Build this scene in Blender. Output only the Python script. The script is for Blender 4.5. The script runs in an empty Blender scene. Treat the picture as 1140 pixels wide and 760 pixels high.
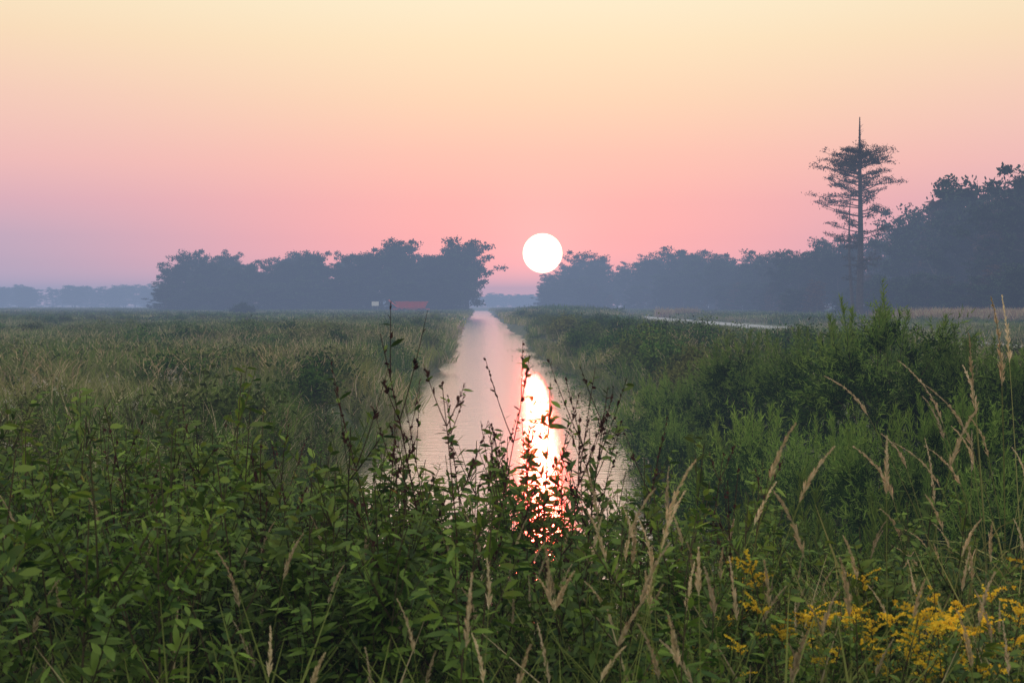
import bpy, math, random
import numpy as np
from mathutils import Vector

R = np.random.RandomState(7)
scene = bpy.context.scene
F = 1583.0; CX = 533.0; HY = 338.0; CAMZ = 3.5
def PX(px, D): return (px-CX)/F*D
def PZ(py, D): return CAMZ + (HY-py)/F*D

# ------------------------------------------------------------ materials
def srgb(r,g,b):
    f=lambda c:(c/255/12.92 if c/255<=0.04045 else ((c/255+0.055)/1.055)**2.4)
    return (f(r),f(g),f(b),1)
def mixn(nt, fac, a, b):
    m = nt.nodes.new('ShaderNodeMix'); m.data_type='RGBA'
    for sock, v in ((0,fac),(6,a),(7,b)):
        if isinstance(v,(int,float)): m.inputs[sock].default_value=v
        elif isinstance(v,tuple): m.inputs[sock].default_value=v if len(v)==4 else (*v,1)
        else: nt.links.new(v, m.inputs[sock])
    return m.outputs[2]
def maprange(nt, v, a,b,c=0.0,d=1.0, smooth=False):
    m = nt.nodes.new('ShaderNodeMapRange')
    if smooth: m.interpolation_type='SMOOTHSTEP'
    nt.links.new(v, m.inputs[0])
    for i,x in enumerate((a,b,c,d)): m.inputs[i+1].default_value=x
    return m.outputs[0]
def foliage(name, c1, c2, c3=None, trans=0.35, nscale=0.12, nlo=0.45, nhi=0.62, gloss=0.0, var=0.35):
    m = bpy.data.materials.new(name); m.use_nodes=True
    nt=m.node_tree; nt.nodes.clear()
    out=nt.nodes.new('ShaderNodeOutputMaterial')
    geo=nt.nodes.new('ShaderNodeNewGeometry'); oi=nt.nodes.new('ShaderNodeObjectInfo')
    col=mixn(nt, geo.outputs['Random Per Island'], c1, c2)
    if c3 is not None:
        no=nt.nodes.new('ShaderNodeTexNoise'); no.inputs['Scale'].default_value=nscale
        no.inputs['Detail'].default_value=2
        nt.links.new(geo.outputs['Position'], no.inputs['Vector'])
        col=mixn(nt, maprange(nt,no.outputs[0],nlo,nhi), col, c3)
    sc=nt.nodes.new('ShaderNodeVectorMath'); sc.operation='SCALE'
    nt.links.new(col,sc.inputs[0]); nt.links.new(maprange(nt,oi.outputs['Random'],0,1,1-var,1+var),sc.inputs['Scale'])
    p=nt.nodes.new('ShaderNodeBsdfDiffuse'); nt.links.new(sc.outputs[0],p.inputs['Color']); top=p.outputs[0]
    if trans>0:
        t=nt.nodes.new('ShaderNodeBsdfTranslucent'); nt.links.new(sc.outputs[0],t.inputs['Color'])
        mx=nt.nodes.new('ShaderNodeMixShader'); mx.inputs[0].default_value=trans
        nt.links.new(top,mx.inputs[1]); nt.links.new(t.outputs[0],mx.inputs[2]); top=mx.outputs[0]
    if gloss>0:
        gl=nt.nodes.new('ShaderNodeBsdfGlossy'); gl.inputs['Roughness'].default_value=0.5; gl.inputs['Color'].default_value=(1,1,1,1)
        mx=nt.nodes.new('ShaderNodeMixShader'); mx.inputs[0].default_value=gloss
        nt.links.new(top,mx.inputs[1]); nt.links.new(gl.outputs[0],mx.inputs[2]); top=mx.outputs[0]
    nt.links.new(top,out.inputs['Surface'])
    return m
def simple(name, c1, c2, scale=5, rough=0.8):
    m = bpy.data.materials.new(name); m.use_nodes=True
    nt=m.node_tree; p=nt.nodes['Principled BSDF']
    geo=nt.nodes.new('ShaderNodeNewGeometry')
    no=nt.nodes.new('ShaderNodeTexNoise'); no.inputs['Scale'].default_value=scale; no.inputs['Detail'].default_value=4
    nt.links.new(geo.outputs['Position'],no.inputs['Vector'])
    nt.links.new(mixn(nt,maprange(nt,no.outputs[0],0.3,0.7),c1,c2),p.inputs['Base Color'])
    p.inputs['Roughness'].default_value=rough
    return m

M_grass  = foliage('grass_blades',(0.06,0.125,0.018),(0.17,0.24,0.045),(0.25,0.25,0.085),0.25,0.10)
M_dry    = foliage('dry_grass',(0.34,0.28,0.15),(0.50,0.43,0.27),None,0.2)
M_seed   = foliage('seed_heads',(0.42,0.35,0.20),(0.60,0.51,0.33),None,0.3)
M_leaf   = foliage('weed_leaves',(0.022,0.065,0.007),(0.17,0.27,0.035),None,0.3,gloss=0.02)
M_leaf2  = foliage('shrub_leaves',(0.025,0.07,0.011),(0.095,0.16,0.028),(0.13,0.14,0.04),0.0,0.15)
M_stem   = foliage('weed_stems',(0.05,0.055,0.025),(0.08,0.06,0.035),None,0.0)
M_dark   = foliage('dark_stalks',(0.045,0.022,0.018),(0.09,0.04,0.03),None,0.0)
M_feath_lit  = foliage('feathery_lit_tips',(0.08,0.16,0.025),(0.20,0.29,0.06),None,0.15,var=0.4)  # outer needles, paler to look lit against the dark inside
M_feath_shade = foliage('feathery_shaded_leaves',(0.014,0.038,0.008),(0.04,0.078,0.014),None,0.0,var=0.3)  # inner and lower needles, bush self-shading put into the colour
M_yellow = foliage('goldenrod_flowers',(0.72,0.50,0.03),(0.82,0.62,0.06),None,0.3)
M_white  = foliage('pale_flowers',(0.45,0.45,0.36),(0.6,0.6,0.5),None,0.3)
M_tree   = foliage('tree_leaves',(0.018,0.038,0.020),(0.05,0.08,0.04),None,0.0)
M_treeb  = foliage('brown_tree_leaves',(0.06,0.045,0.03),(0.12,0.065,0.035),None,0.0)
M_bark   = simple('bark',(0.035,0.028,0.024),(0.075,0.06,0.05),3)
M_cyp    = foliage('cypress_needles',(0.045,0.045,0.022),(0.10,0.075,0.035),None,0.0)
M_pink   = foliage('reddish_grass',(0.26,0.13,0.09),(0.38,0.23,0.16),None,0.2)

# ------------------------------------------------------------ mesh builder
class MB:
    def __init__(s): s.v=[];s.q=[];s.m=[];s.n=0
    def add(s,v,q,mat):
        s.v.append(np.asarray(v,float).reshape(-1,3)); q=np.asarray(q,int).reshape(-1,4)
        s.q.append(q+s.n); s.m.append(np.full(len(q),mat)); s.n+=len(s.v[-1])
    def mesh(s,name,mats,smooth=False):
        v=np.concatenate(s.v);q=np.concatenate(s.q);mi=np.concatenate(s.m)
        me=bpy.data.meshes.new(name)
        me.vertices.add(len(v)); me.vertices.foreach_set('co',v.astype(np.float32).ravel())
        me.loops.add(q.size); me.loops.foreach_set('vertex_index',q.astype(np.int32).ravel())
        me.polygons.add(len(q)); me.polygons.foreach_set('loop_start',(np.arange(len(q))*4).astype(np.int32))
        me.polygons.foreach_set('loop_total',np.full(len(q),4,np.int32))
        for m in mats: me.materials.append(m)
        me.polygons.foreach_set('material_index',mi.astype(np.int32))
        me.polygons.foreach_set('use_smooth',np.full(len(q),smooth))
        me.update(); me.validate()
        return me
def nrm(a): return a/np.maximum(np.linalg.norm(a,axis=-1,keepdims=True),1e-9)
def blades(mb, base, d, side, L, W, prof, bend, mat):
    N=len(base);K=len(prof)
    if N==0: return
    t=np.linspace(0,1,K)
    pts=base[:,None,:]+d[:,None,:]*(L[:,None]*t)[...,None]+bend[:,None,:]*(L[:,None]*t**2)[...,None]
    off=side[:,None,:]*(W[:,None]*np.asarray(prof)[None,:]*0.5)[...,None]
    v=np.stack([pts-off,pts+off],2).reshape(-1,3)
    i=(np.arange(N)*2*K)[:,None]+(np.arange(K-1)*2)[None,:]
    q=np.stack([i,i+1,i+3,i+2],-1).reshape(-1,4)
    mb.add(v,q,mat)
def tube(mb, pts, rad, sides, mat):
    pts=np.asarray(pts,float);n=len(pts)
    tg=nrm(np.gradient(pts,axis=0))
    ref=np.array([0.31,0.95,0.05]); 
    a=nrm(np.cross(tg,ref)); b=np.cross(tg,a)
    an=np.arange(sides)/sides*2*math.pi
    ring=a[:,None,:]*np.cos(an)[None,:,None]+b[:,None,:]*np.sin(an)[None,:,None]
    v=(pts[:,None,:]+ring*np.asarray(rad)[:,None,None]).reshape(-1,3)
    q=[]
    for i in range(n-1):
        for j in range(sides):
            k=(j+1)%sides
            q.append((i*sides+j,i*sides+k,(i+1)*sides+k,(i+1)*sides+j))
    mb.add(v,q,mat)
def rdir(r,N,up=0.0):
    v=r.normal(size=(N,3)); v[:,2]+=up; return nrm(v)
def sides_for(r,d):
    return nrm(np.cross(d,rdir(r,len(d))))

def src(name, mb, mats, smooth=False):
    return bpy.data.objects.new(name, mb.mesh(name,mats,smooth))

# ------------------------------------------------------------ plant templates
def grass_tuft(seed,h=1.0,n=55,spread=0.22,W=0.011,dry=0.2,lean=0.35):
    r=np.random.RandomState(seed);mb=MB()
    for mat,c in ((0,int(n*(1-dry))),(1,int(n*dry)+1)):
        az=r.rand(c)*6.283; rr=np.sqrt(r.rand(c))*spread
        base=np.stack([np.cos(az)*rr,np.sin(az)*rr,np.zeros(c)],1)
        az2=az+r.normal(size=c)*0.8; ln=np.abs(r.normal(size=c))*lean*0.6+0.05
        hd=np.stack([np.cos(az2),np.sin(az2),np.zeros(c)],1)
        d=nrm(hd*ln[:,None]+np.array([0,0,1]))
        L=h*(0.45+0.6*r.rand(c))
        bend=hd*(0.15+0.35*r.rand(c))[:,None]+np.array([0,0,-1])*(0.05+0.25*r.rand(c))[:,None]
        side=nrm(np.cross(hd,[0,0,1])+r.normal(size=(c,3))*0.4)
        blades(mb,base,d,side,L,np.full(c,W)*(0.7+0.6*r.rand(c)),[0.7,1,0.85,0.1],bend,mat)
    return mb
def leaves_along(mb,r,pts,n,L,W,mat,t0=0.1,up=0.5,out=1.0):
    t=t0+(1-t0)*r.rand(n)
    idx=t*(len(pts)-1);i=np.minimum(idx.astype(int),len(pts)-2);f=(idx-i)[:,None]
    base=pts[i]*(1-f)+pts[i+1]*f; tg=nrm(pts[i+1]-pts[i])
    rad=nrm(np.cross(tg,rdir(r,n)))
    d=nrm(rad*out+tg*up+r.normal(size=(n,3))*0.15)
    side=nrm(np.cross(d,tg)+r.normal(size=(n,3))*0.35)
    l=L*(0.6+0.7*r.rand(n))*(1.15-0.5*t)
    blades(mb,base,d,side,l,W*(0.7+0.6*r.rand(n)),[0.12,0.9,0.85,0.08],np.tile([0,0,-0.22],(n,1))*(0.3+r.rand(n))[:,None],mat)
def curve(p0,d,L,bend,k=6):
    t=np.linspace(0,1,k)[:,None]
    return np.asarray(p0)+np.asarray(d)*L*t+np.asarray(bend)*L*t**2
def leafy_weed(seed,h=1.4,nst=2,lf=1.0,leafL=0.085,leafW=0.024):
    r=np.random.RandomState(seed);mb=MB()
    for s in range(nst):
        hd=nrm(r.normal(size=3)*[1,1,0]); 
        main=curve([r.normal()*0.06,r.normal()*0.06,0],nrm(hd*0.12+[0,0,1]),h*(0.75+0.3*r.rand()),hd*0.1*r.normal(),8)
        tube(mb,main,np.linspace(0.006,0.002,8),4,1)
        leaves_along(mb,r,main,int(34*lf),leafL,leafW,0,0.15)
        for b in range(r.randint(8,12)):
            t=0.3+0.6*r.rand(); p=main[int(t*7)]*(1)+0
            az=r.rand()*6.283; dd=nrm(np.array([math.cos(az),math.sin(az),1.0+0.5*r.rand()]))
            bl=h*(0.14+0.2*r.rand())*(1.2-0.6*t)
            br=curve(p,dd,bl,[0,0,0.15],5)
            tube(mb,br,np.linspace(0.0035,0.0012,5),3,1)
            leaves_along(mb,r,br,int((12+7*r.rand())*lf),leafL*0.85,leafW*0.85,0,0.1)
    return mb
def plume_grass(seed,h=1.3,ns=4,head=0.24,thick=0.014,dens=75,droop=1.0):
    r=np.random.RandomState(seed);mb=MB()
    for s in range(ns):
        az=r.rand()*6.283;hd=np.array([math.cos(az),math.sin(az),0])
        H=h*(0.75+0.35*r.rand())
        st=curve([r.normal()*0.05,r.normal()*0.05,0],nrm(hd*0.15*r.rand()+[0,0,1]),H,hd*(0.08+0.14*r.rand())*droop+np.array([0,0,-0.08*droop]),10)
        tube(mb,st,np.linspace(0.0024,0.001,10),3,2)
        tg=nrm(st[-1]-st[-2]); hl=head*(0.7+0.6*r.rand())
        hp=curve(st[-1]-tg*0.02,tg,hl,hd*0.3*droop+np.array([0,0,-0.2*droop]),7)
        t=r.rand(dens);ix=t*6;i=np.minimum(ix.astype(int),5);f=(ix-i)[:,None]
        base=hp[i]*(1-f)+hp[i+1]*f;tt=nrm(hp[i+1]-hp[i])
        d=nrm(nrm(np.cross(tt,rdir(r,dens)))*0.4+tt)
        blades(mb,base,d,sides_for(r,d),thick*1.8*(0.6+0.8*r.rand(dens))*(1.25-t),np.full(dens,thick*0.4),[0.5,1,0.2],np.zeros((dens,3)),0)
        tube(mb,hp,np.linspace(thick*0.15,0.0008,7),4,0)
        c=4
        tt=0.1+0.5*r.rand(c);base=st[(tt*9).astype(int)];a2=r.rand(c)*6.283
        dd=nrm(np.stack([np.cos(a2),np.sin(a2),np.full(c,1.9)],1))
        blades(mb,base,dd,sides_for(r,dd),0.25+0.2*r.rand(c),np.full(c,0.008),[0.8,1,0.6,0.1],np.stack([np.cos(a2)*.3,np.sin(a2)*.3,np.full(c,-0.5)],1),2)
    return mb
def dark_stalk(seed,h=1.9,leafy=1.0):
    """one tall thin reddish-brown weed stalk with small clustered seed heads"""
    r=np.random.RandomState(seed);mb=MB()
    hd=nrm(r.normal(size=3)*[1,1,0])
    main=curve([0,0,0],nrm(hd*0.08+[0,0,1]),h,hd*0.08,12)
    tube(mb,main,np.linspace(0.006,0.0016,12),4,0)
    leaves_along(mb,r,main,int(24*leafy),0.065,0.021,1,0.15,up=0.8)
    leaves_along(mb,r,main,16,0.045,0.016,0,0.5,up=0.9)
    for b in range(9):
        t=0.35+0.6*r.rand();p=main[int(t*11)];az=r.rand()*6.283
        br=curve(p,nrm(np.array([math.cos(az),math.sin(az),2.0])),h*(0.08+0.13*r.rand()),[0,0,0.2],5)
        tube(mb,br,np.linspace(0.0028,0.0012,5),3,0)
        leaves_along(mb,r,br,8,0.038,0.015,0,0.45,up=1.4,out=0.5)
        leaves_along(mb,r,br,int(3*leafy),0.065,0.022,1,0.0)
    return mb
def feathery(seed,h=2.4,w=1.2,lobes=20,nsp=30,nn=22,LL=0.075,WW=0.017):
    """rounded fine-leaved bush: limbs ending in soft plumes of sprays, pale tips and dark insides with self-shading painted in"""
    r=np.random.RandomState(seed);mb=MB()
    for k in range(lobes):
        u=(k+0.5)/lobes; az=k*2.4+r.rand()*0.6
        el=math.asin(min(1,u*0.98+0.02))
        rad=w*math.cos(el)*(0.65+0.5*r.rand()); zz=h*(0.26+0.54*math.sin(el))*(0.74+0.38*r.rand())
        c=np.array([math.cos(az)*rad,math.sin(az)*rad,zz])
        limb=curve([0,0,0],c*0.9,1,c*0.1,6); limb[:,:2]*=np.linspace(0.25,1,6)[:,None]; tube(mb,limb,np.linspace(0.02,0.005,6),4,1)
        out=nrm(np.array([math.cos(az)*math.cos(el)*0.8,math.sin(az)*math.cos(el)*0.8,0.8]))
        lr=0.27*(0.6+0.75*r.rand())*w/1.2
        sd_=nrm(out*0.9+r.normal(size=(nsp,3))*0.5); sl=lr*(0.7+0.9*r.rand(nsp))*1.7
        b0=c+r.normal(size=(nsp,3))*lr*0.32-out*lr*0.5
        t=r.rand(nsp,nn)
        base=(b0[:,None,:]+sd_[:,None,:]*(t*sl[:,None])[...,None]).reshape(-1,3)
        dd=nrm(np.repeat(sd_,nn,0)*0.8+r.normal(size=(nsp*nn,3))*0.55); n=len(base)
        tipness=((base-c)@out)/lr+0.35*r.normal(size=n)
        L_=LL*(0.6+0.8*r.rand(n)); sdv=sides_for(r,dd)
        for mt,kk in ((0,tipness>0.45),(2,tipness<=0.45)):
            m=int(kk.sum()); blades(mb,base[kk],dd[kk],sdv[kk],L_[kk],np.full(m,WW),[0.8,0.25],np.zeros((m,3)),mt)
    for k in range(8):
        az=r.rand()*6.283; q=r.rand()*0.75; st=curve([math.cos(az)*w*q,math.sin(az)*w*q,h*0.5],nrm(np.array([math.cos(az)*0.25*q,math.sin(az)*0.25*q,1])),h*(0.5-0.2*q)*(0.75+0.35*r.rand()),[0.05*r.normal(),0.05*r.normal(),0],7)
        tube(mb,st,np.linspace(0.006,0.0015,7),3,1); m=230; t=r.rand(m)**0.9; ix=t*6;i=np.minimum(ix.astype(int),5);f=(ix-i)[:,None]
        base=st[i]*(1-f)+st[i+1]*f; rd=rdir(r,m); base=base+rd*[1,1,0.4]*(0.15*(1.05-t)*r.rand(m))[:,None]; dd=nrm(rd*0.6+[0,0,0.9])
        blades(mb,base,dd,sides_for(r,dd),LL*(0.6+0.8*r.rand(m)),np.full(m,WW*0.8),[0.8,0.25],np.zeros((m,3)),0)
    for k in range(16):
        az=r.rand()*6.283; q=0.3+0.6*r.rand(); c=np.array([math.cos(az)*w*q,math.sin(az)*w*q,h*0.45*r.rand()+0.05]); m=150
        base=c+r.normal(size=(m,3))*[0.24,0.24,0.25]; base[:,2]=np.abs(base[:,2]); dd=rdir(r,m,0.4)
        blades(mb,base,dd,sides_for(r,dd),LL*1.5*(0.6+0.8*r.rand(m)),np.full(m,WW*1.5),[0.8,0.25],np.zeros((m,3)),2)  # low fill in the dark colour that paints the inner shade
    return mb
def goldenrod(seed,h=1.15):
    r=np.random.RandomState(seed);mb=MB()
    for s in range(2):
        hd=nrm(r.normal(size=3)*[1,1,0])
        main=curve([r.normal()*0.07,r.normal()*0.07,0],nrm(hd*0.12+[0,0,1]),h*(0.8+0.25*r.rand()),hd*0.08,9)
        tube(mb,main,np.linspace(0.005,0.002,9),4,1)
        leaves_along(mb,r,main,45,0.08,0.013,0,0.1)
        for b in range(7):
            p=main[8]*(1-b*0.03)+main[6]*(b*0.03) if b<5 else main[7]
            az=r.rand()*6.283;c=np.array([math.cos(az),math.sin(az),0])
            br=curve(p,nrm(c*0.8+[0,0,0.9]),0.04+0.06*r.rand(),c*0.4+np.array([0,0,-0.3]),5)
            n=28;t=r.rand(n)*4;i=np.minimum(t.astype(int),3);f=(t-i)[:,None]
            base=br[i]*(1-f)+br[i+1]*f;d=rdir(r,n,0.8)
            blades(mb,base,d,sides_for(r,d),np.full(n,0.010),np.full(n,0.007),[0.6,1,0.5],np.zeros((n,3)),2)
    return mb
def shrub(seed,h=1.2,w=0.9,n=2000,L=0.07,W=0.035):
    r=np.random.RandomState(seed);mb=MB()
    nl=14
    for k in range(nl):
        az=r.rand()*6.283; rr=r.rand()
        tip=np.array([math.cos(az)*rr*w,math.sin(az)*rr*w,h*(1-0.45*rr)*(0.65+0.4*r.rand())])
        pts=curve([0,0,0],tip*0.85,1,tip*0.15,6); tube(mb,pts,np.linspace(0.014,0.003,6),3,1)
        c=n//nl; t=0.25+0.75*r.rand(c)**0.7
        base=tip[None,:]*t[:,None]+r.normal(size=(c,3))*0.16*w*[1,1,0.8]; base[:,2]=np.abs(base[:,2])
        d=rdir(r,c,0.6)
        blades(mb,base,d,sides_for(r,d),L*(0.6+0.8*r.rand(c)),W*(0.6+0.8*r.rand(c)),[0.25,1,0.2],np.zeros((c,3)),0)
    return mb
def patch(seed,size,n,hmin,hmax,W,dry=0.25,leafy=0.0,leafsz=0.08):
    r=np.random.RandomState(seed);mb=MB()
    for mat,c in ((0,int(n*(1-dry))),(1,int(n*dry))):
        base=np.zeros((c,3)); az=r.rand(c)*6.283; rr=np.sqrt(r.rand(c))*size*0.5*(0.8+0.4*r.rand(c))
        base[:,0]=np.cos(az)*rr; base[:,1]=np.sin(az)*rr
        d=nrm(r.normal(size=(c,3))*[0.22,0.22,0]+[0,0,1])
        hd=nrm(r.normal(size=(c,3))*[1,1,0])
        L=hmin+(hmax-hmin)*r.rand(c)**1.3
        blades(mb,base,d,sides_for(r,d),L,W*(0.6+0.8*r.rand(c)),[0.8,1,0.2],hd*0.2-np.array([0,0,0.12]),mat)
    if leafy>0:
        c=int(leafy); az=r.rand(c)*6.283; rr=np.sqrt(r.rand(c))*size*0.5
        base=np.stack([np.cos(az)*rr,np.sin(az)*rr,hmax*0.85*r.rand(c)**0.7],1); d=rdir(r,c,0.4)
        blades(mb,base,d,sides_for(r,d),leafsz*(0.6+0.8*r.rand(c)),leafsz*0.5*(0.6+0.8*r.rand(c)),[0.6,0.6],np.zeros((c,3)),2)
    return mb
def tree(seed,h=14,w=4.5,n=7000,leaf=0.34,base=0.22,sparse=0.0,conic=0.0,layers=1.0):
    r=np.random.RandomState(seed);mb=MB()
    tr=curve([0,0,-0.3],[0,0,1],h*0.95,[r.normal()*0.04,r.normal()*0.04,0],9)
    tube(mb,tr,np.linspace(h*0.018,h*0.003,9),7,1)
    nl=int(34*(1-sparse*0.4)); per=n//nl
    for k in range(nl):
        t=base+(1-base)*(k+r.rand())/nl; u=(t-base)/(1-base)
        prof=(math.sin(min(1,u*1.15+0.18)*math.pi*0.86)**0.6)*(1-conic)+conic*(1-u)*1.1+0.12
        ln=w*prof*(0.55+0.6*r.rand()); az=k*2.4+r.rand()
        p=np.array([tr[int(t*8*.99)][0],tr[int(t*8*.99)][1],t*h*0.95-0.2])
        d=nrm(np.array([math.cos(az),math.sin(az),(0.55-0.3*conic)*r.rand()+0.1]))
        br=curve(p,d,ln,[0,0,0.15],6); tube(mb,br,np.linspace(h*0.006,h*0.0016,6),4,1)
        ncl=r.randint(3,6)
        for c in range(ncl):
            f=0.35+0.7*r.rand(); cc=p+d*ln*f+np.array([0,0,0.15*ln*f*f])+r.normal(size=3)*[0.45,0.45,0.3*layers]*(w*0.16)
            m=per//ncl; rad=w*0.16*(0.6+0.7*r.rand())
            pt=cc+rdir(r,m)*(r.rand(m)**0.45)[:,None]*rad*[1.25,1.25,0.75*layers]
            dd=rdir(r,m,0.2)
            blades(mb,pt,dd,sides_for(r,dd),leaf*(0.5+0.8*r.rand(m)),leaf*0.6*(0.5+0.8*r.rand(m)),[0.35,1,0.3],np.zeros((m,3)),0)
    return mb

# ------------------------------------------------------------ GN scatter
def scatter(name, pts, rot, scl, idx, objs):
    coll=bpy.data.collections.new(name+'_parts')
    for i,o in enumerate(objs): 
        o.name=f'{name}_part_{i:02d}'; coll.objects.link(o)
    pts=np.asarray(pts,float);n=len(pts)
    me=bpy.data.meshes.new(name); me.vertices.add(n); me.vertices.foreach_set('co',pts.astype(np.float32).ravel())
    a=me.attributes.new('rot','FLOAT_VECTOR','POINT'); a.data.foreach_set('vector',np.asarray(rot,np.float32).ravel())
    a=me.attributes.new('scl','FLOAT_VECTOR','POINT'); a.data.foreach_set('vector',np.asarray(scl,np.float32).ravel())
    a=me.attributes.new('idx','INT','POINT'); a.data.foreach_set('value',np.asarray(idx,np.int32))
    me.update()
    ob=bpy.data.objects.new(name,me); scene.collection.objects.link(ob)
    ng=bpy.data.node_groups.new(name+'_gn','GeometryNodeTree')
    ng.interface.new_socket('Geometry',in_out='INPUT',socket_type='NodeSocketGeometry')
    ng.interface.new_socket('Geometry',in_out='OUTPUT',socket_type='NodeSocketGeometry')
    N=ng.nodes; gi=N.new('NodeGroupInput');go=N.new('NodeGroupOutput')
    ci=N.new('GeometryNodeCollectionInfo'); ci.inputs['Collection'].default_value=coll
    ci.inputs['Separate Children'].default_value=True; ci.inputs['Reset Children'].default_value=True
    ip=N.new('GeometryNodeInstanceOnPoints'); ip.inputs['Pick Instance'].default_value=True
    def na(nm,ty):
        x=N.new('GeometryNodeInputNamedAttribute'); x.data_type=ty; x.inputs['Name'].default_value=nm
        return x.outputs['Attribute']
    L=ng.links
    L.new(gi.outputs[0],ip.inputs['Points']); L.new(ci.outputs[0],ip.inputs['Instance'])
    L.new(na('idx','INT'),ip.inputs['Instance Index'])
    e=N.new('FunctionNodeEulerToRotation'); L.new(na('rot','FLOAT_VECTOR'),e.inputs[0]); L.new(e.outputs[0],ip.inputs['Rotation'])
    L.new(na('scl','FLOAT_VECTOR'),ip.inputs['Scale']); L.new(ip.outputs[0],go.inputs[0])
    md=ob.modifiers.new('scatter','NODES'); md.node_group=ng
    return ob

# ------------------------------------------------------------ terrain
XL,XR=-2.25,4.35; CY0=9.0; CY1=700.0
RX0,RX1=23.5,28.5
def wob(y,ph): return 0.25*np.sin(y*0.35+ph)+0.18*np.sin(y*0.93+ph*2.1)+0.3*np.sin(y*0.07+ph)
def sm(x): x=np.clip(x,0,1); return x*x*(3-2*x)
def ground(x,y):
    x=np.asarray(x,float);y=np.asarray(y,float)
    land=1.2+0.06*np.sin(x*0.21+y*0.13)+0.05*np.sin(x*0.07-y*0.05)+0.25*sm((12-y)/8)
    l=XL+wob(y,1.0); r=XR+wob(y,4.0)
    d=np.maximum(l-x,x-r)
    d=np.maximum(d,np.maximum((CY0-y)*0.8,(y-CY1)*0.3))
    z=-0.6+ (land+0.6)*sm((d+0.9)/2.6)
    road=sm((np.minimum(x-RX0,RX1-x)+2.0)/1.8)
    z=z*(1-road)+1.32*road
    return z
xs=np.unique(np.concatenate([[-2500,-1500,-900,-500,-300,-200],np.arange(-140,-12,4.0),np.arange(-12,12,0.3),np.arange(12,34,0.8),np.arange(34,150,5),[200,300,500,900,1500,2500]]))
ys=np.unique(np.concatenate([[-200,-80,-30,-10],np.arange(0,40,0.5),np.arange(40,120,1.2),np.arange(120,420,5),np.arange(420,760,15),[900,1200,1700,2600]]))
X,Y=np.meshgrid(xs,ys); Z=ground(X,Y)
mb=MB(); nx=len(xs);ny=len(ys)
i=(np.arange(ny-1)[:,None]*nx+np.arange(nx-1)[None,:]).ravel()
mb.add(np.stack([X,Y,Z],-1).reshape(-1,3),np.stack([i,i+1,i+1+nx,i+nx],1),0)
M_ground=simple('ground_soil',(0.04,0.06,0.018),(0.09,0.10,0.035),0.6,0.95)
g=bpy.data.objects.new('ground',mb.mesh('ground',[M_ground],True)); scene.collection.objects.link(g)

M_road=simple('gravel_road',(0.28,0.29,0.31),(0.40,0.41,0.43),2.0,0.9)
mb=MB(); ry=np.arange(-60,700,5.0)
prof=[(RX0-0.2,1.26),(RX0+0.3,1.36),(RX0+1.4,1.39),(0.5*(RX0+RX1),1.42),(RX1-1.4,1.39),(RX1-0.3,1.36),(RX1+0.2,1.26)]
v=[[(px_,y_,pz_) for px_,pz_ in prof] for y_ in ry]
k=len(prof); i=(np.arange(len(ry)-1)[:,None]*k+np.arange(k-1)[None,:]).ravel()
mb.add(v,np.stack([i,i+1,i+1+k,i+k],1),0)
o=bpy.data.objects.new('gravel_road',mb.mesh('gravel_road',[M_road],True)); scene.collection.objects.link(o)

# water
mb=MB(); wy=np.concatenate([np.arange(5,720,15.0)])
v=[[(-4.2,y_,0),(6.3,y_,0)] for y_ in wy]; i=np.arange(len(wy)-1)*2
mb.add(v,np.stack([i,i+1,i+3,i+2],1),0)
m=bpy.data.materials.new('canal_water'); m.use_nodes=True; nt=m.node_tree; p=nt.nodes['Principled BSDF']
p.inputs['Base Color'].default_value=(1.0,0.81,0.80,1); p.inputs['Metallic'].default_value=0.96; p.inputs['Roughness'].default_value=0.13
geo=nt.nodes.new('ShaderNodeNewGeometry')
mp=nt.nodes.new('ShaderNodeMapping'); mp.inputs['Scale'].default_value=(0.6,1.5,1); nt.links.new(geo.outputs['Position'],mp.inputs[0])
n1=nt.nodes.new('ShaderNodeTexNoise'); n1.inputs['Scale'].default_value=2.4; n1.inputs['Detail'].default_value=5; n1.inputs['Roughness'].default_value=0.6; nt.links.new(mp.outputs[0],n1.inputs[0])
b=nt.nodes.new('ShaderNodeBump'); b.inputs['Distance'].default_value=0.055; b.inputs['Strength'].default_value=0.6
nt.links.new(n1.outputs[0],b.inputs['Height']); nt.links.new(b.outputs[0],p.inputs['Normal'])
o=bpy.data.objects.new('canal_water',mb.mesh('canal_water',[m],True)); scene.collection.objects.link(o)

# ------------------------------------------------------------ placement helpers
def wedge(n,D0,D1,px0,px1,pw=2.0,rs=R):
    u=rs.rand(n); D=(D0**pw+(D1**pw-D0**pw)*u)**(1/pw); px=px0+(px1-px0)*rs.rand(n)
    return PX(px,D),D
def clear(x,y,m=0.35,road=1.2):
    l=XL+wob(y,1.0); r=XR+wob(y,4.0)
    inw=(x>l-m)&(x<r+m)&(y>CY0-0.3)
    inr=(x>RX0-road)&(x<RX1+road)
    return ~(inw|inr)
def pn(x,y,s,seed=0):
    return 0.5+0.25*(np.sin(x*s+seed)+np.sin(y*s*0.8+seed*1.7+1.3*np.sin(x*s*0.6)))*1.0
def place(name,x,y,s,objs,tilt=0.08,idx=None,sz=None,sink=0.03,rs=R):
    n=len(x); z=ground(x,y)-sink
    rot=np.stack([rs.normal(size=n)*tilt,rs.normal(size=n)*tilt,rs.rand(n)*6.283],1)
    s=np.asarray(s)*np.ones(n); szz=s if sz is None else s*sz
    if idx is None: idx=rs.randint(0,len(objs),n)
    return scatter(name,np.stack([x,y,z],1),rot,np.stack([s,s,szz],1),idx,objs)

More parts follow.
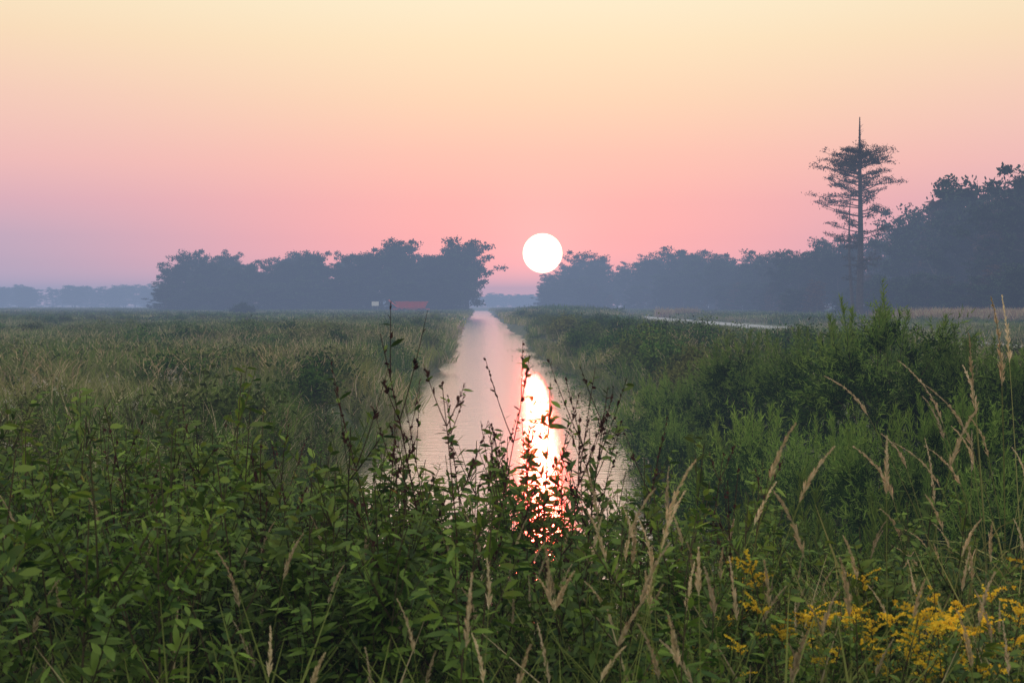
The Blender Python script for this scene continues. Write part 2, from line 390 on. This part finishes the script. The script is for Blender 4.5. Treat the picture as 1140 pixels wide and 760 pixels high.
bush_zone=lambda x,y:(x>4.2)&(x<11)&(y>9)&(y<33)
tufts=[src('t',grass_tuft(10+i,1.0,50,0.25,0.014,[0.08,0.15,0.4,0.1,0.22][i]),[M_grass,M_dry]) for i in range(5)]
x,y=wedge(5600,9,40,-300,1450,1.6); k=clear(x,y,0.15)&~(bush_zone(x,y)&(R.rand(5600)<0.75)); x,y=x[k],y[k]
edge=np.minimum(np.abs(x-XL),np.abs(x-XR))
s=(0.7+0.5*R.rand(len(x)))*(0.75+0.45*pn(x,y,0.5))*np.clip(0.55+edge*0.35,0.55,1)*np.where(bush_zone(x,y),0.5,1)
place('meadow_grass',x,y,s,tufts)
weeds=[src('w',leafy_weed(30+i,1.15,3,0.9,0.075,0.026),[M_leaf2,M_stem]) for i in range(4)]
x,y=wedge(1100,9,40,-350,1500,1.5); k=clear(x,y,0.2); x,y=x[k],y[k]; k=(pn(x,y,0.45,2)+0.3*R.rand(len(x))>0.58)&~bush_zone(x,y); x,y=x[k],y[k]
place('meadow_weeds',x,y,0.6+0.45*R.rand(len(x)),weeds)
plumes=[src('p',plume_grass(50+i,1.3,6,0.2,0.014,45),[M_seed,M_dry,M_grass]) for i in range(4)]
x,y=wedge(1400,10,65,-350,1500,1.6); k=clear(x,y,0.4); x,y=x[k],y[k]; k=(pn(x,y,0.25,5)+0.4*R.rand(len(x))>0.56)&~bush_zone(x,y); x,y=x[k],y[k]
place('plume_grass',x,y,0.8+0.3*R.rand(len(x)),plumes)
pf=[]
for i in range(3):
    q=leafy_weed(80+i,1.2,2,0.6,0.07,0.02); r=np.random.RandomState(i); 
    n=200; cl=r.normal(size=(10,3))*[0.13,0.13,0.07]+[0,0,1.1]; base=cl[r.randint(0,10,n)]+r.normal(size=(n,3))*0.018; d=rdir(r,n,1)
    blades(q,base,d,sides_for(r,d),np.full(n,0.010),np.full(n,0.009),[0.6,1,0.6],np.zeros((n,3)),2)
    pf.append(src('f',q,[M_leaf2,M_stem,M_white]))
x,y=wedge(36,10,26,-200,200,1.4); k=clear(x,y,0.4); place('pale_wildflowers',x[k],y[k],0.85+0.25*R.rand(k.sum()),pf)

mids=[src('m',patch(100+i,2.0,240,0.5,1.1,0.026,[0.08,0.22,0.45,0.12][i],[140,60,0,240][i],0.08),[M_grass,M_dry,M_leaf2]) for i in range(4)]
x,y=wedge(5300,36,130,-250,1450,1.8); k=clear(x,y,0.5,2.0); x,y=x[k],y[k]
edge=np.minimum(np.abs(x-XL),np.abs(x-XR)); nearroad=(np.abs(x-26)<9)&(y>95)
s=(0.7+0.5*R.rand(len(x)))*(0.8+0.35*pn(x,y,0.15,3)); sz=np.where(nearroad,0.35,1.0)*np.clip(0.6+edge*0.2,0.6,1)
place('marsh_grass',x,y,s,mids,sz=sz,tilt=0.04)
fars=[src('m',patch(120+i,5.0,380,0.5,1.1,0.08,[0.1,0.25,0.4,0.1][i],[150,80,0,300][i],0.25),[M_grass,M_dry,M_leaf2]) for i in range(4)]
x,y=wedge(6000,125,520,-200,1400,1.6); k=clear(x,y,1.5,3.0); x,y=x[k],y[k]
nearroad=(x>8)&(x<31)&(y<188); screen=(x>9)&(x<22)&(y>192)&(y<330); s=0.8+0.4*R.rand(len(x))
place('distant_marsh_grass',x,y,s,fars,sz=np.where(nearroad,0.3,np.where(screen,1.6,0.9)),tilt=0.02)

shr=[src('s',shrub(140+i,1.25,0.9,1800,0.08,0.045),[M_leaf2,M_stem]) for i in range(4)]
x,y=wedge(1700,20,220,-200,1400,1.3); k=clear(x,y,0.6,6); x,y=x[k],y[k]; k=(pn(x,y,0.12,1)+0.5*R.rand(len(x))>0.70)&~bush_zone(x,y)&~((x>8)&(x<31)&(y>90)); x,y=x[k],y[k]
place('low_shrubs',x,y,0.6+0.7*R.rand(len(x)),shr,sz=0.9)
yy=np.concatenate([35+165*R.rand(200)**1.4]); xx=XR+1.0+R.rand(200)**1.3*7; place('bank_shrubs',xx,yy,0.7+0.8*R.rand(200),[o.copy() for o in shr],sz=0.9)
yy=10+130*R.rand(1300)**1.5; sd=R.rand(1300)<0.5
xx=np.where(sd,XL+wob(yy,1.0)-0.15-0.5*R.rand(1300),XR+wob(yy,4.0)+0.15+0.5*R.rand(1300))
place('bank_grass',xx,yy,0.5+0.3*R.rand(1300),[src('b',grass_tuft(160+i,0.9,50,0.35,0.018,0.12,0.6),[M_grass,M_dry]) for i in range(3)],tilt=0.12)
fl=[]
for i in range(2):
    r=np.random.RandomState(60+i); q=MB(); n=420
    base=np.stack([r.normal(size=n)*0.5,r.normal(size=n)*2.2,0.02+0.05*r.rand(n)],1); d=nrm(r.normal(size=(n,3))*[1,1,0.25]+[0,0,0.1])
    blades(q,base,d,nrm(np.cross(d,[0,0,1.0])),0.07+0.06*r.rand(n),np.full(n,0.07),[0.5,1,0.5],np.zeros((n,3)),0); fl.append(src('l',q,[M_leaf2]))
yy=np.array([34,36,39,42,45,49,52,31,55,60,66,70,80,92,105.]); xx=XR+wob(yy,4.0)-0.5*R.rand(len(yy))
rot=np.zeros((len(yy),3)); scatter('water_plants',np.stack([xx,yy,np.zeros(len(yy))],1),rot,np.ones((len(yy),3)),R.randint(0,2,len(yy)),fl)
red=[src('r',patch(170+i,3.0,420,0.7,1.6,0.05,0.6),[M_pink,M_dry]) for i in range(2)]
x=np.concatenate([PX(1010+200*R.rand(130),130+R.rand(130)*20),PX(758+R.normal(size=8)*10,np.full(8,230.0))]);y=np.concatenate([128+R.rand(130)*22,np.full(8,230.0)+R.normal(size=8)*3])
place('reddish_reeds',x,y,0.9+0.3*R.rand(len(x)),red,sz=1.25)

fe=[src('f',feathery(200+i,2.4,[1.1,1.25,0.95][i]),[M_feath_lit,M_stem,M_feath_shade]) for i in range(3)]
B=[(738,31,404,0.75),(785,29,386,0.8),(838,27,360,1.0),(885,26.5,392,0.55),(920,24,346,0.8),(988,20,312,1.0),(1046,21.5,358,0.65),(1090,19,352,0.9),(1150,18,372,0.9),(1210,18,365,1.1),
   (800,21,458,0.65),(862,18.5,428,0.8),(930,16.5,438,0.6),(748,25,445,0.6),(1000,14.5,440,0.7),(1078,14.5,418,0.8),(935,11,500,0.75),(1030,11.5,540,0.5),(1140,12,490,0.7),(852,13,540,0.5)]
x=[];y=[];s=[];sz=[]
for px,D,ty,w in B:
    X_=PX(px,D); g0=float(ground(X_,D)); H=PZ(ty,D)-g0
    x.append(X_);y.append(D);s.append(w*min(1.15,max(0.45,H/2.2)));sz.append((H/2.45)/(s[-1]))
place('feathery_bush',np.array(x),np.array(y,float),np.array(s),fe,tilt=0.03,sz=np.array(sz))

# foreground
fw=[src('w',leafy_weed(300+i,1.5,2,1.0,0.10,0.028),[M_leaf,M_stem]) for i in range(6)]
def topH(px,D,ty): return PZ(ty,D)-ground(PX(px,D),D)
n=480; D=4.2+5.3*R.rand(n)**0.8; px=-250+1650*R.rand(n)
ty=np.interp(px,[-250,0,150,300,400,480,600,700,800,950,1140,1400],[485,478,472,490,512,515,508,528,580,600,615,610])+R.normal(size=n)*34+np.clip((7-D)*22,0,80)
H=topH(px,D,ty); k=H>0.25; H=H[k];px=px[k];D=D[k]; s=H/1.52
place('leafy_weeds',PX(px,D),D,np.clip(s,0.6,1.1),fw,sz=s/np.clip(s,0.6,1.1),tilt=0.07)
ds=[src('d',dark_stalk(330+i,leafy=0.9),[M_dark,M_leaf]) for i in range(6)]
L=[(470,5.6,418),(506,5.8,362),(516,6.2,395),(538,6.4,440),(486,6.6,455),(612,5.7,400),(632,6.0,425),(590,6.5,455),(655,6.4,475),(415,6,470),(180,6.5,435),(240,6.8,465),(150,6.4,460),(800,6.0,515),(690,6.3,480),(560,6,470),(605,6.9,450),(643,7.1,465),(500,7,440),(450,6.2,470),(300,6,475),(525,5.4,415),(575,7,478),(770,6.5,500),(828,5.5,520),(345,6.5,485)]
px=np.array([a[0] for a in L],float);D=np.array([a[1] for a in L]);ty=np.array([a[2] for a in L],float);H=topH(px,D,ty)
place('dark_seed_stalks',PX(px,D),D,H/1.9,ds,tilt=0.04)
fg=[src('g',grass_tuft(350+i,1.0,50,0.16,0.012,0.06,0.4),[M_grass,M_dry]) for i in range(4)]
n=300; D=3.4+6*R.rand(n); px=-250+1650*R.rand(n); ty=610+32*R.normal(size=n)+np.clip((6-D)*25,0,90); H=topH(px,D,ty); k=H>0.3
place('tall_grass',PX(px,D)[k],D[k],np.clip(H[k]/1.0,0.4,1.3),fg,tilt=0.1)
fp=[src('p',plume_grass(370+i,1.3,2,0.14,0.0095,100,0.6),[M_seed,M_dry,M_grass]) for i in range(4)]
n=92; D=3.4+3.0*R.rand(n); px=np.concatenate([60+380*R.rand(16),480+660*R.rand(60),R.rand(16)*1300-100]); ty=597+46*R.normal(size=n); H=topH(px,D,ty); k=H>0.4
place('foxtail_grass',PX(px,D)[k],D[k],np.clip(H[k]/1.3,0.4,1.5),fp,tilt=0.08)
L=[(1085,9,400),(1110,8,430),(1130,7.5,455),(1155,7.5,400),(1120,10,385),(1075,8,480),(1145,6.5,530),(1095,7,570)]
px=np.array([a[0] for a in L],float);D=np.array([a[1] for a in L],float);ty=np.array([a[2] for a in L],float);H=topH(px,D,ty)
place('drooping_plume_grass',PX(px,D),D,H/1.3,[src('p',plume_grass(390+i,1.3,4,0.24,0.010,90),[M_seed,M_grass,M_grass]) for i in range(3)],tilt=0.05)
n=40; px=np.concatenate([930+220*R.rand(30),760+200*R.rand(10)]); D=4.3+1.6*R.rand(n); ty=672+26*R.normal(size=n); H=topH(px,D,ty)
place('goldenrod',PX(px,D),D,np.clip(H/1.18,0.3,1.2),[src('g',goldenrod(410+i),[M_leaf,M_stem,M_yellow]) for i in range(3)],tilt=0.06)

# ------------------------------------------------------------ trees
T=[src('t',tree(500,14,4.6,6500,0.38),[M_tree,M_bark]),src('t',tree(501,14,5.2,6500,0.38,base=0.15),[M_tree,M_bark]),
   src('t',tree(502,14,3.8,6000,0.38,base=0.08),[M_tree,M_bark]),src('t',tree(503,15,4.2,3200,0.30,0.3,0.5,0.1,0.5),[M_tree,M_bark]),
   src('t',tree(504,15,3.2,3600,0.30,0.15,0.3,0.7,0.6),[M_treeb,M_bark]),src('t',tree(505,14,4.4,4500,base=0.25,layers=0.7),[M_tree,M_bark])]
Hs=np.array([14,14,14,15,15,14.])
def treeline(name,px,D,ty,idxs,wj=0.25,wide=1.0):
    px=np.asarray(px,float);n=len(px); idx=np.array([idxs[R.randint(len(idxs))] for _ in range(n)])
    H=PZ(ty,D)-1.2; s=H/Hs[idx]*wide
    place(name,PX(px,D),np.asarray(D,float),s*(1+wj*R.rand(n)),[o.copy() for o in T],tilt=0.02,idx=idx,sz=1/(1+wj*0.5)/wide,sink=0.2)
px=np.concatenate([np.linspace(192,516,26),188+325*R.rand(50),[521,519,512]]); n=len(px)
ty=np.interp(px,[180,200,300,335,400,430,470,500,525,545],[302,288,297,286,291,275,292,286,274,290])+R.normal(size=n)*3.5
D=np.concatenate([345+R.rand(26)*8,352+R.rand(50)*45,[350,356,362]]); treeline('distant_grove',px,D,ty,[0,1,2,5])
px=np.linspace(180,510,40); treeline('grove_understory',px+R.normal(size=40)*3,338+5*R.rand(40),320+6*R.normal(size=40),[2,1],wide=2.0)
n=250; px=np.concatenate([605+750*R.rand(170),605+280*R.rand(80)])
D=np.interp(px,[605,650,700,740,800,850,880,920,975,1020,1060,1100,1140,1350],[480,460,430,400,340,310,255,240,225,205,190,175,165,150])+R.rand(n)**1.5*60
ty=np.interp(px,[605,620,650,700,740,765,800,850,880,920,975,1020,1060,1100,1140,1350],[316,302,295,297,290,284,292,296,284,274,272,252,230,208,204,195])+R.normal(size=n)*9+4
treeline('treeline',px,D,ty,[0,2,3,3,4,3,5])
n=130; px=605+750*R.rand(n); D=np.interp(px,[605,700,850,880,1020,1140,1350],[470,420,300,245,195,160,145])-4-8*R.rand(n)
treeline('treeline_understory',px,D,np.full(n,322.)+R.normal(size=n)*6-np.clip((px-850)*0.05,0,18),[2,4,1],wide=1.5)
n=170; px=np.concatenate([-350+545*R.rand(110),500+130*R.rand(60)]); D=np.where(px<300,760,950)+R.rand(n)*60
treeline('far_treeline',px,D,np.where(px<300,321,330)+R.normal(size=n)*1.5,[1,2],wide=1.9)
n=200; px=-500+2200*R.rand(n); treeline('horizon_treeline',px,np.full(n,1120.)+R.rand(n)*60,np.full(n,331.)+R.normal(size=n),[1,2],wide=2.4)
sb=[src('s',shrub(560+i,3.2,2.0,3500,0.25,0.15),[M_tree,M_bark]) for i in range(2)]
px=np.array([272,266,350,362,345,230.]);D=np.array([250,251,335,337,334,338.]); place('field_shrub',PX(px,D),D,np.array([1,0.8,1.2,1,1,.8]),sb)

def cypress():
    r=np.random.RandomState(11);mb=MB(); H=25.0
    t=np.linspace(0,1,16); tr=np.stack([0.12*np.sin(t*5),0.1*np.cos(t*4),t*H],1)
    rad=0.42*(1-t)**0.8+0.06; rad[0]=0.85; rad[1]=0.5; tube(mb,tr,rad,9,1)
    t2=np.linspace(0,1,10); tr2=np.stack([-0.55-0.7*np.sin(t2*2.2),0.2+0*t2,t2*15.5+0.0],1); tube(mb,tr2,0.22*(1-t2)+0.04,7,1)
    for k in range(84):
        z=5+15.8*r.rand()**0.7 ; u=(z-5)/15.8
        ln=np.interp(u,[0,0.3,0.5,0.75,0.9,1.0],[2.6,4.0,5.6,6.4,5.2,2.2])*(0.5+0.55*r.rand())
        az=r.rand()*6.283; p=np.array([0,0,z]); d=nrm(np.array([math.cos(az),math.sin(az),0.10+0.3*u*r.rand()]))
        bz=0.12*r.normal()+0.03
        br=curve(p,d,ln,[r.normal()*0.1,r.normal()*0.1,bz],8); tube(mb,br,np.linspace(0.08,0.015,8),4,1)
        dens=np.interp(u,[0,0.35,0.6,1],[0.35,0.55,0.9,1.0])
        for c in range(int(7*dens)+1):
            f=0.25+0.78*r.rand(); cc=p+d*ln*f+np.array([0,0,bz*ln*f*f])
            tw=nrm(np.array([r.normal(),r.normal(),0.15])); twl=0.5+0.7*r.rand(); tp=curve(cc,tw,twl,[0,0,0.1],4); tube(mb,tp,np.linspace(0.025,0.008,4),3,1)
            m=30; pt=cc+tw*(r.rand(m)*twl*1.1)[:,None]+r.normal(size=(m,3))*[0.22,0.22,0.12]; dd=rdir(r,m)
            blades(mb,pt,dd,sides_for(r,dd),0.24*(0.5+0.8*r.rand(m)),0.09*(0.6+0.8*r.rand(m)),[0.4,1,0.3],np.zeros((m,3)),0)
    for k in range(16):
        z=19.5+5*r.rand(); az=r.rand()*6.283; br=curve([0,0,z],nrm(np.array([math.cos(az),math.sin(az),0.5])),0.3+0.35*r.rand(),[0,0,0.1],4); tube(mb,br,np.linspace(0.03,0.01,4),3,1)
    return mb
D=172.0; cx=PX(959,D)
o=bpy.data.objects.new('bald_cypress_tree',cypress().mesh('bald_cypress_tree',[M_cyp,M_bark])); scene.collection.objects.link(o); o.location=(cx,D,1.1)

# ------------------------------------------------------------ farm trailer and sign
def box(mb,c,s,mat,taper=1.0):
    x,y,z=[a/2 for a in s]; v=[]
    for zz,k in ((-z,taper),(z,1.0)):
        v+=[(-x*k,-y*k,zz),(x*k,-y*k,zz),(x*k,y*k,zz),(-x*k,y*k,zz)]
    v=np.array(v)+np.array(c)
    mb.add(v,[(0,3,2,1),(4,5,6,7),(0,1,5,4),(1,2,6,5),(2,3,7,6),(3,0,4,7)],mat)
def wheel(mb,c,r,w,mat,mat2):
    an=np.linspace(0,6.283,21)[:-1]
    def ring(rr,yy): return np.stack([c[0]+rr*np.cos(an),np.full(20,c[1]+yy),c[2]+rr*np.sin(an)],1)
    rings=[ring(r*0.2,-w*.45),ring(r*0.55,-w*.35),ring(r*0.6,-w/2),ring(r*0.93,-w/2),ring(r,-w*.3),ring(r,w*.3),ring(r*.93,w/2),ring(r*.6,w/2),ring(r*0.2,w*.4)]
    for a in range(len(rings)-1):
        q=[(j,(j+1)%20,20+(j+1)%20,20+j) for j in range(20)]
        mb.add(np.concatenate([rings[a],rings[a+1]]),q,mat2 if a<2 or a>6 else mat)
M_red=simple('red_paint',(0.65,0.04,0.03),(0.52,0.05,0.04),1.5,0.5); M_rub=simple('tyre_rubber',(0.02,0.02,0.02),(0.03,0.03,0.03),4); M_wht=simple('white_paint',(0.8,0.8,0.78),(0.7,0.7,0.68),3,0.5); M_stl=simple('steel',(0.12,0.12,0.12),(0.2,0.18,0.17),3,0.5)
par=bpy.data.objects.new('farm_trailer',None); scene.collection.objects.link(par)
def part(nm,f,mats,parent):
    m_=MB(); f(m_); o=bpy.data.objects.new(nm,m_.mesh(nm,mats)); scene.collection.objects.link(o); o.parent=parent; return o
part('hopper_body',lambda m:(box(m,(0,0,2.05),(6.8,2.4,1.3),0,0.8),box(m,(0,0,2.76),(7.0,2.6,0.12),0),[box(m,(xx,-1.24,2.1),(0.1,0.12,1.3),0) for xx in (-2.8,-1.4,0,1.4,2.8)]),[M_red],par)
part('chassis',lambda m:(box(m,(0,0.6,1.2),(7.6,0.16,0.22),0),box(m,(0,-0.6,1.2),(7.6,0.16,0.22),0),box(m,(-4.5,0,1.0),(1.8,0.14,0.14),0),box(m,(2.2,0,0.75),(0.16,2.2,0.16),0),box(m,(-2.2,0,0.75),(0.16,2.2,0.16),0)),[M_red],par)
part('wheels',lambda m:[wheel(m,(xx,yy_,0.65),0.65,0.42,0,1) for xx in (-2.6,-1.5,1.5,2.6) for yy_ in (-1.15,1.15)],[M_rub,M_stl],par)
part('auger',lambda m:(tube(m,np.array([(-3.0,-1.2,1.6),(-4.2,-1.2,2.5),(-4.9,-1.2,3.1)]),[0.16,0.16,0.18],8,0)),[M_red],par)
par.location=(PX(458,300),300,float(ground(PX(458,300),300))); par.rotation_euler=(0,0,0.15)
par=bpy.data.objects.new('roadside_sign',None); scene.collection.objects.link(par)
part('panel',lambda m:box(m,(0,0,2.3),(1.5,0.05,0.9),0),[M_wht],par)
part('posts',lambda m:(box(m,(-0.5,0.06,1.3),(0.09,0.06,2.7),0),box(m,(0.5,0.06,1.3),(0.09,0.06,2.7),0)),[M_stl],par)
par.location=(PX(418,300),300,1.2)

# ------------------------------------------------------------ mist layer (absorbing box; its own emission paints in the haze light)
mb=MB(); box(mb,(0,550,7.5),(3200,1300,19),0)
m=bpy.data.materials.new('morning_mist'); m.use_nodes=True; nt=m.node_tree; nt.nodes.clear()
out=nt.nodes.new('ShaderNodeOutputMaterial'); ab=nt.nodes.new('ShaderNodeVolumeAbsorption'); em=nt.nodes.new('ShaderNodeEmission'); ad=nt.nodes.new('ShaderNodeAddShader')
A=0.0017; HZ=(0.25,0.32,0.48)
ab.inputs['Color'].default_value=(0,0,0,1); ab.inputs['Density'].default_value=A
em.inputs['Color'].default_value=(*HZ,1); em.inputs['Strength'].default_value=A
nt.links.new(ab.outputs[0],ad.inputs[0]);nt.links.new(em.outputs[0],ad.inputs[1]);nt.links.new(ad.outputs[0],out.inputs['Volume'])
o=bpy.data.objects.new('mist',mb.mesh('mist',[m])); scene.collection.objects.link(o)

# ------------------------------------------------------------ world
SAZ=math.atan((604-CX)/F); SEL=math.atan((HY-282)/F)
sd=Vector((math.sin(SAZ)*math.cos(SEL),math.cos(SAZ)*math.cos(SEL),math.sin(SEL)))
w=bpy.data.worlds.new('World'); scene.world=w; w.use_nodes=True; nt=w.node_tree; nt.nodes.clear()
out=nt.nodes.new('ShaderNodeOutputWorld'); bg=nt.nodes.new('ShaderNodeBackground'); tc=nt.nodes.new('ShaderNodeTexCoord')
def mth(op,a,b=None,c=None):
    n=nt.nodes.new('ShaderNodeMath'); n.operation=op
    for i,v in enumerate((a,b,c)):
        if v is None: continue
        if isinstance(v,(int,float)): n.inputs[i].default_value=v
        else: nt.links.new(v,n.inputs[i])
    return n.outputs[0]
vn=nt.nodes.new('ShaderNodeVectorMath'); vn.operation='NORMALIZE'; nt.links.new(tc.outputs['Generated'],vn.inputs[0]); dirv=vn.outputs[0]
sp=nt.nodes.new('ShaderNodeSeparateXYZ'); nt.links.new(dirv,sp.inputs[0])
el=mth('MAXIMUM',mth('ARCSINE',sp.outputs[2]),0.0)
fac=mth('SQRT',mth('DIVIDE',el,math.pi/2))
def ramp(stops):
    n=nt.nodes.new('ShaderNodeValToRGB'); nt.links.new(fac,n.inputs[0]); cr=n.color_ramp
    while len(cr.elements)>1: cr.elements.remove(cr.elements[-1])
    for i,(deg,c) in enumerate(stops):
        p_=math.sqrt(deg/90); e=cr.elements[0] if i==0 else cr.elements.new(p_)
        e.position=p_; e.color=(*c,1)
    return n.outputs[0]
S=lambda r,g,b: srgb(r,g,b)[:3]
hi=[(18,(1.0,0.93,0.70)),(32,(1.05,1.0,0.82)),(55,(1.0,1.0,0.9)),(90,(0.97,0.97,0.92))]
near=ramp([(0,(1.9,0.62,0.6)),(0.7,(1.7,0.58,0.56)),(1.6,(1.38,0.44,0.45)),(2.6,(1.15,0.40,0.42)),(4,(1.03,0.42,0.42)),(6,S(255,193,176)),(8.1,S(254,214,180)),(10.3,S(255,230,190)),(12.5,S(255,241,206))]+hi)
far=ramp([(0,(1.1,0.62,0.75)),(0.8,(0.85,0.50,0.64)),(1.6,(0.66,0.43,0.56)),(2.6,S(208,172,194)),(4,S(232,176,188)),(5.5,S(250,189,184)),(8.1,S(253,207,184)),(10.3,S(255,223,184)),(12.5,S(255,236,196))]+hi)
sph=Vector((math.sin(SAZ),math.cos(SAZ),0))
hx=nt.nodes.new('ShaderNodeCombineXYZ'); nt.links.new(sp.outputs[0],hx.inputs[0]); nt.links.new(sp.outputs[1],hx.inputs[1])
hn=nt.nodes.new('ShaderNodeVectorMath'); hn.operation='NORMALIZE'; nt.links.new(hx.outputs[0],hn.inputs[0])
dt=nt.nodes.new('ShaderNodeVectorMath'); dt.operation='DOT_PRODUCT'; nt.links.new(hn.outputs[0],dt.inputs[0]); dt.inputs[1].default_value=sph
ang=mth('ARCCOSINE',mth('MINIMUM',dt.outputs['Value'],0.99999))
af=maprange(nt,ang,math.radians(3),math.radians(24),0,1,True)
col=mixn(nt,af,near,far)
back=maprange(nt,ang,math.radians(40),math.radians(150),0,0.5,True)
col=mixn(nt,back,col,(0.55,0.58,0.66,1))
df=nt.nodes.new('ShaderNodeVectorMath'); df.operation='DISTANCE'; nt.links.new(dirv,df.inputs[0]); df.inputs[1].default_value=sd
disc=maprange(nt,df.outputs['Value'],0.0130,0.0141,1,0,True)
glow=mth('MULTIPLY',mth('POWER',maprange(nt,df.outputs['Value'],0.0,0.10,1,0),3.0),0.30)
c2=nt.nodes.new('ShaderNodeVectorMath'); c2.operation='SCALE'; c2.inputs[0].default_value=(15,7,4.2); nt.links.new(disc,c2.inputs['Scale'])
c3=nt.nodes.new('ShaderNodeVectorMath'); c3.operation='SCALE'; c3.inputs[0].default_value=(1.0,0.35,0.3); nt.links.new(glow,c3.inputs['Scale'])
a1=nt.nodes.new('ShaderNodeVectorMath'); nt.links.new(col,a1.inputs[0]); nt.links.new(c2.outputs[0],a1.inputs[1])
a2=nt.nodes.new('ShaderNodeVectorMath'); nt.links.new(a1.outputs[0],a2.inputs[0]); nt.links.new(c3.outputs[0],a2.inputs[1])
sky=nt.nodes.new('ShaderNodeTexSky'); sky.sky_type='NISHITA'; sky.sun_disc=False; sky.sun_elevation=SEL; sky.sun_rotation=SAZ
sk=nt.nodes.new('ShaderNodeVectorMath'); sk.operation='SCALE'; sk.inputs['Scale'].default_value=0.01; nt.links.new(sky.outputs[0],sk.inputs[0])
a3=nt.nodes.new('ShaderNodeVectorMath'); nt.links.new(a2.outputs[0],a3.inputs[0]); nt.links.new(sk.outputs[0],a3.inputs[1])
nt.links.new(a3.outputs[0],bg.inputs[0]); bg.inputs[1].default_value=1.0
nt.links.new(bg.outputs[0],out.inputs[0])

sl=bpy.data.lights.new('sun','SUN'); sl.energy=2.2; sl.color=(1,0.035,0.02); sl.angle=math.radians(0.8)
so=bpy.data.objects.new('sun',sl); scene.collection.objects.link(so); so.rotation_euler=sd.to_track_quat('Z','Y').to_euler(); so.location=(0,0,50)

# ------------------------------------------------------------ camera
cam=bpy.data.cameras.new('camera'); cam.sensor_width=36; cam.lens=F/1140*36; cam.clip_end=6000; cam.clip_start=0.1
co=bpy.data.objects.new('camera',cam); scene.collection.objects.link(co); co.location=(0,0,CAMZ)
co.rotation_euler=(math.pi/2-math.atan((380-HY)/F),0,-math.atan((570-CX)/F))
cam.dof.use_dof=True; cam.dof.focus_distance=18; cam.dof.aperture_fstop=9
scene.camera=co
scene.view_settings.view_transform='Standard'; scene.view_settings.look='None'; scene.view_settings.exposure=0
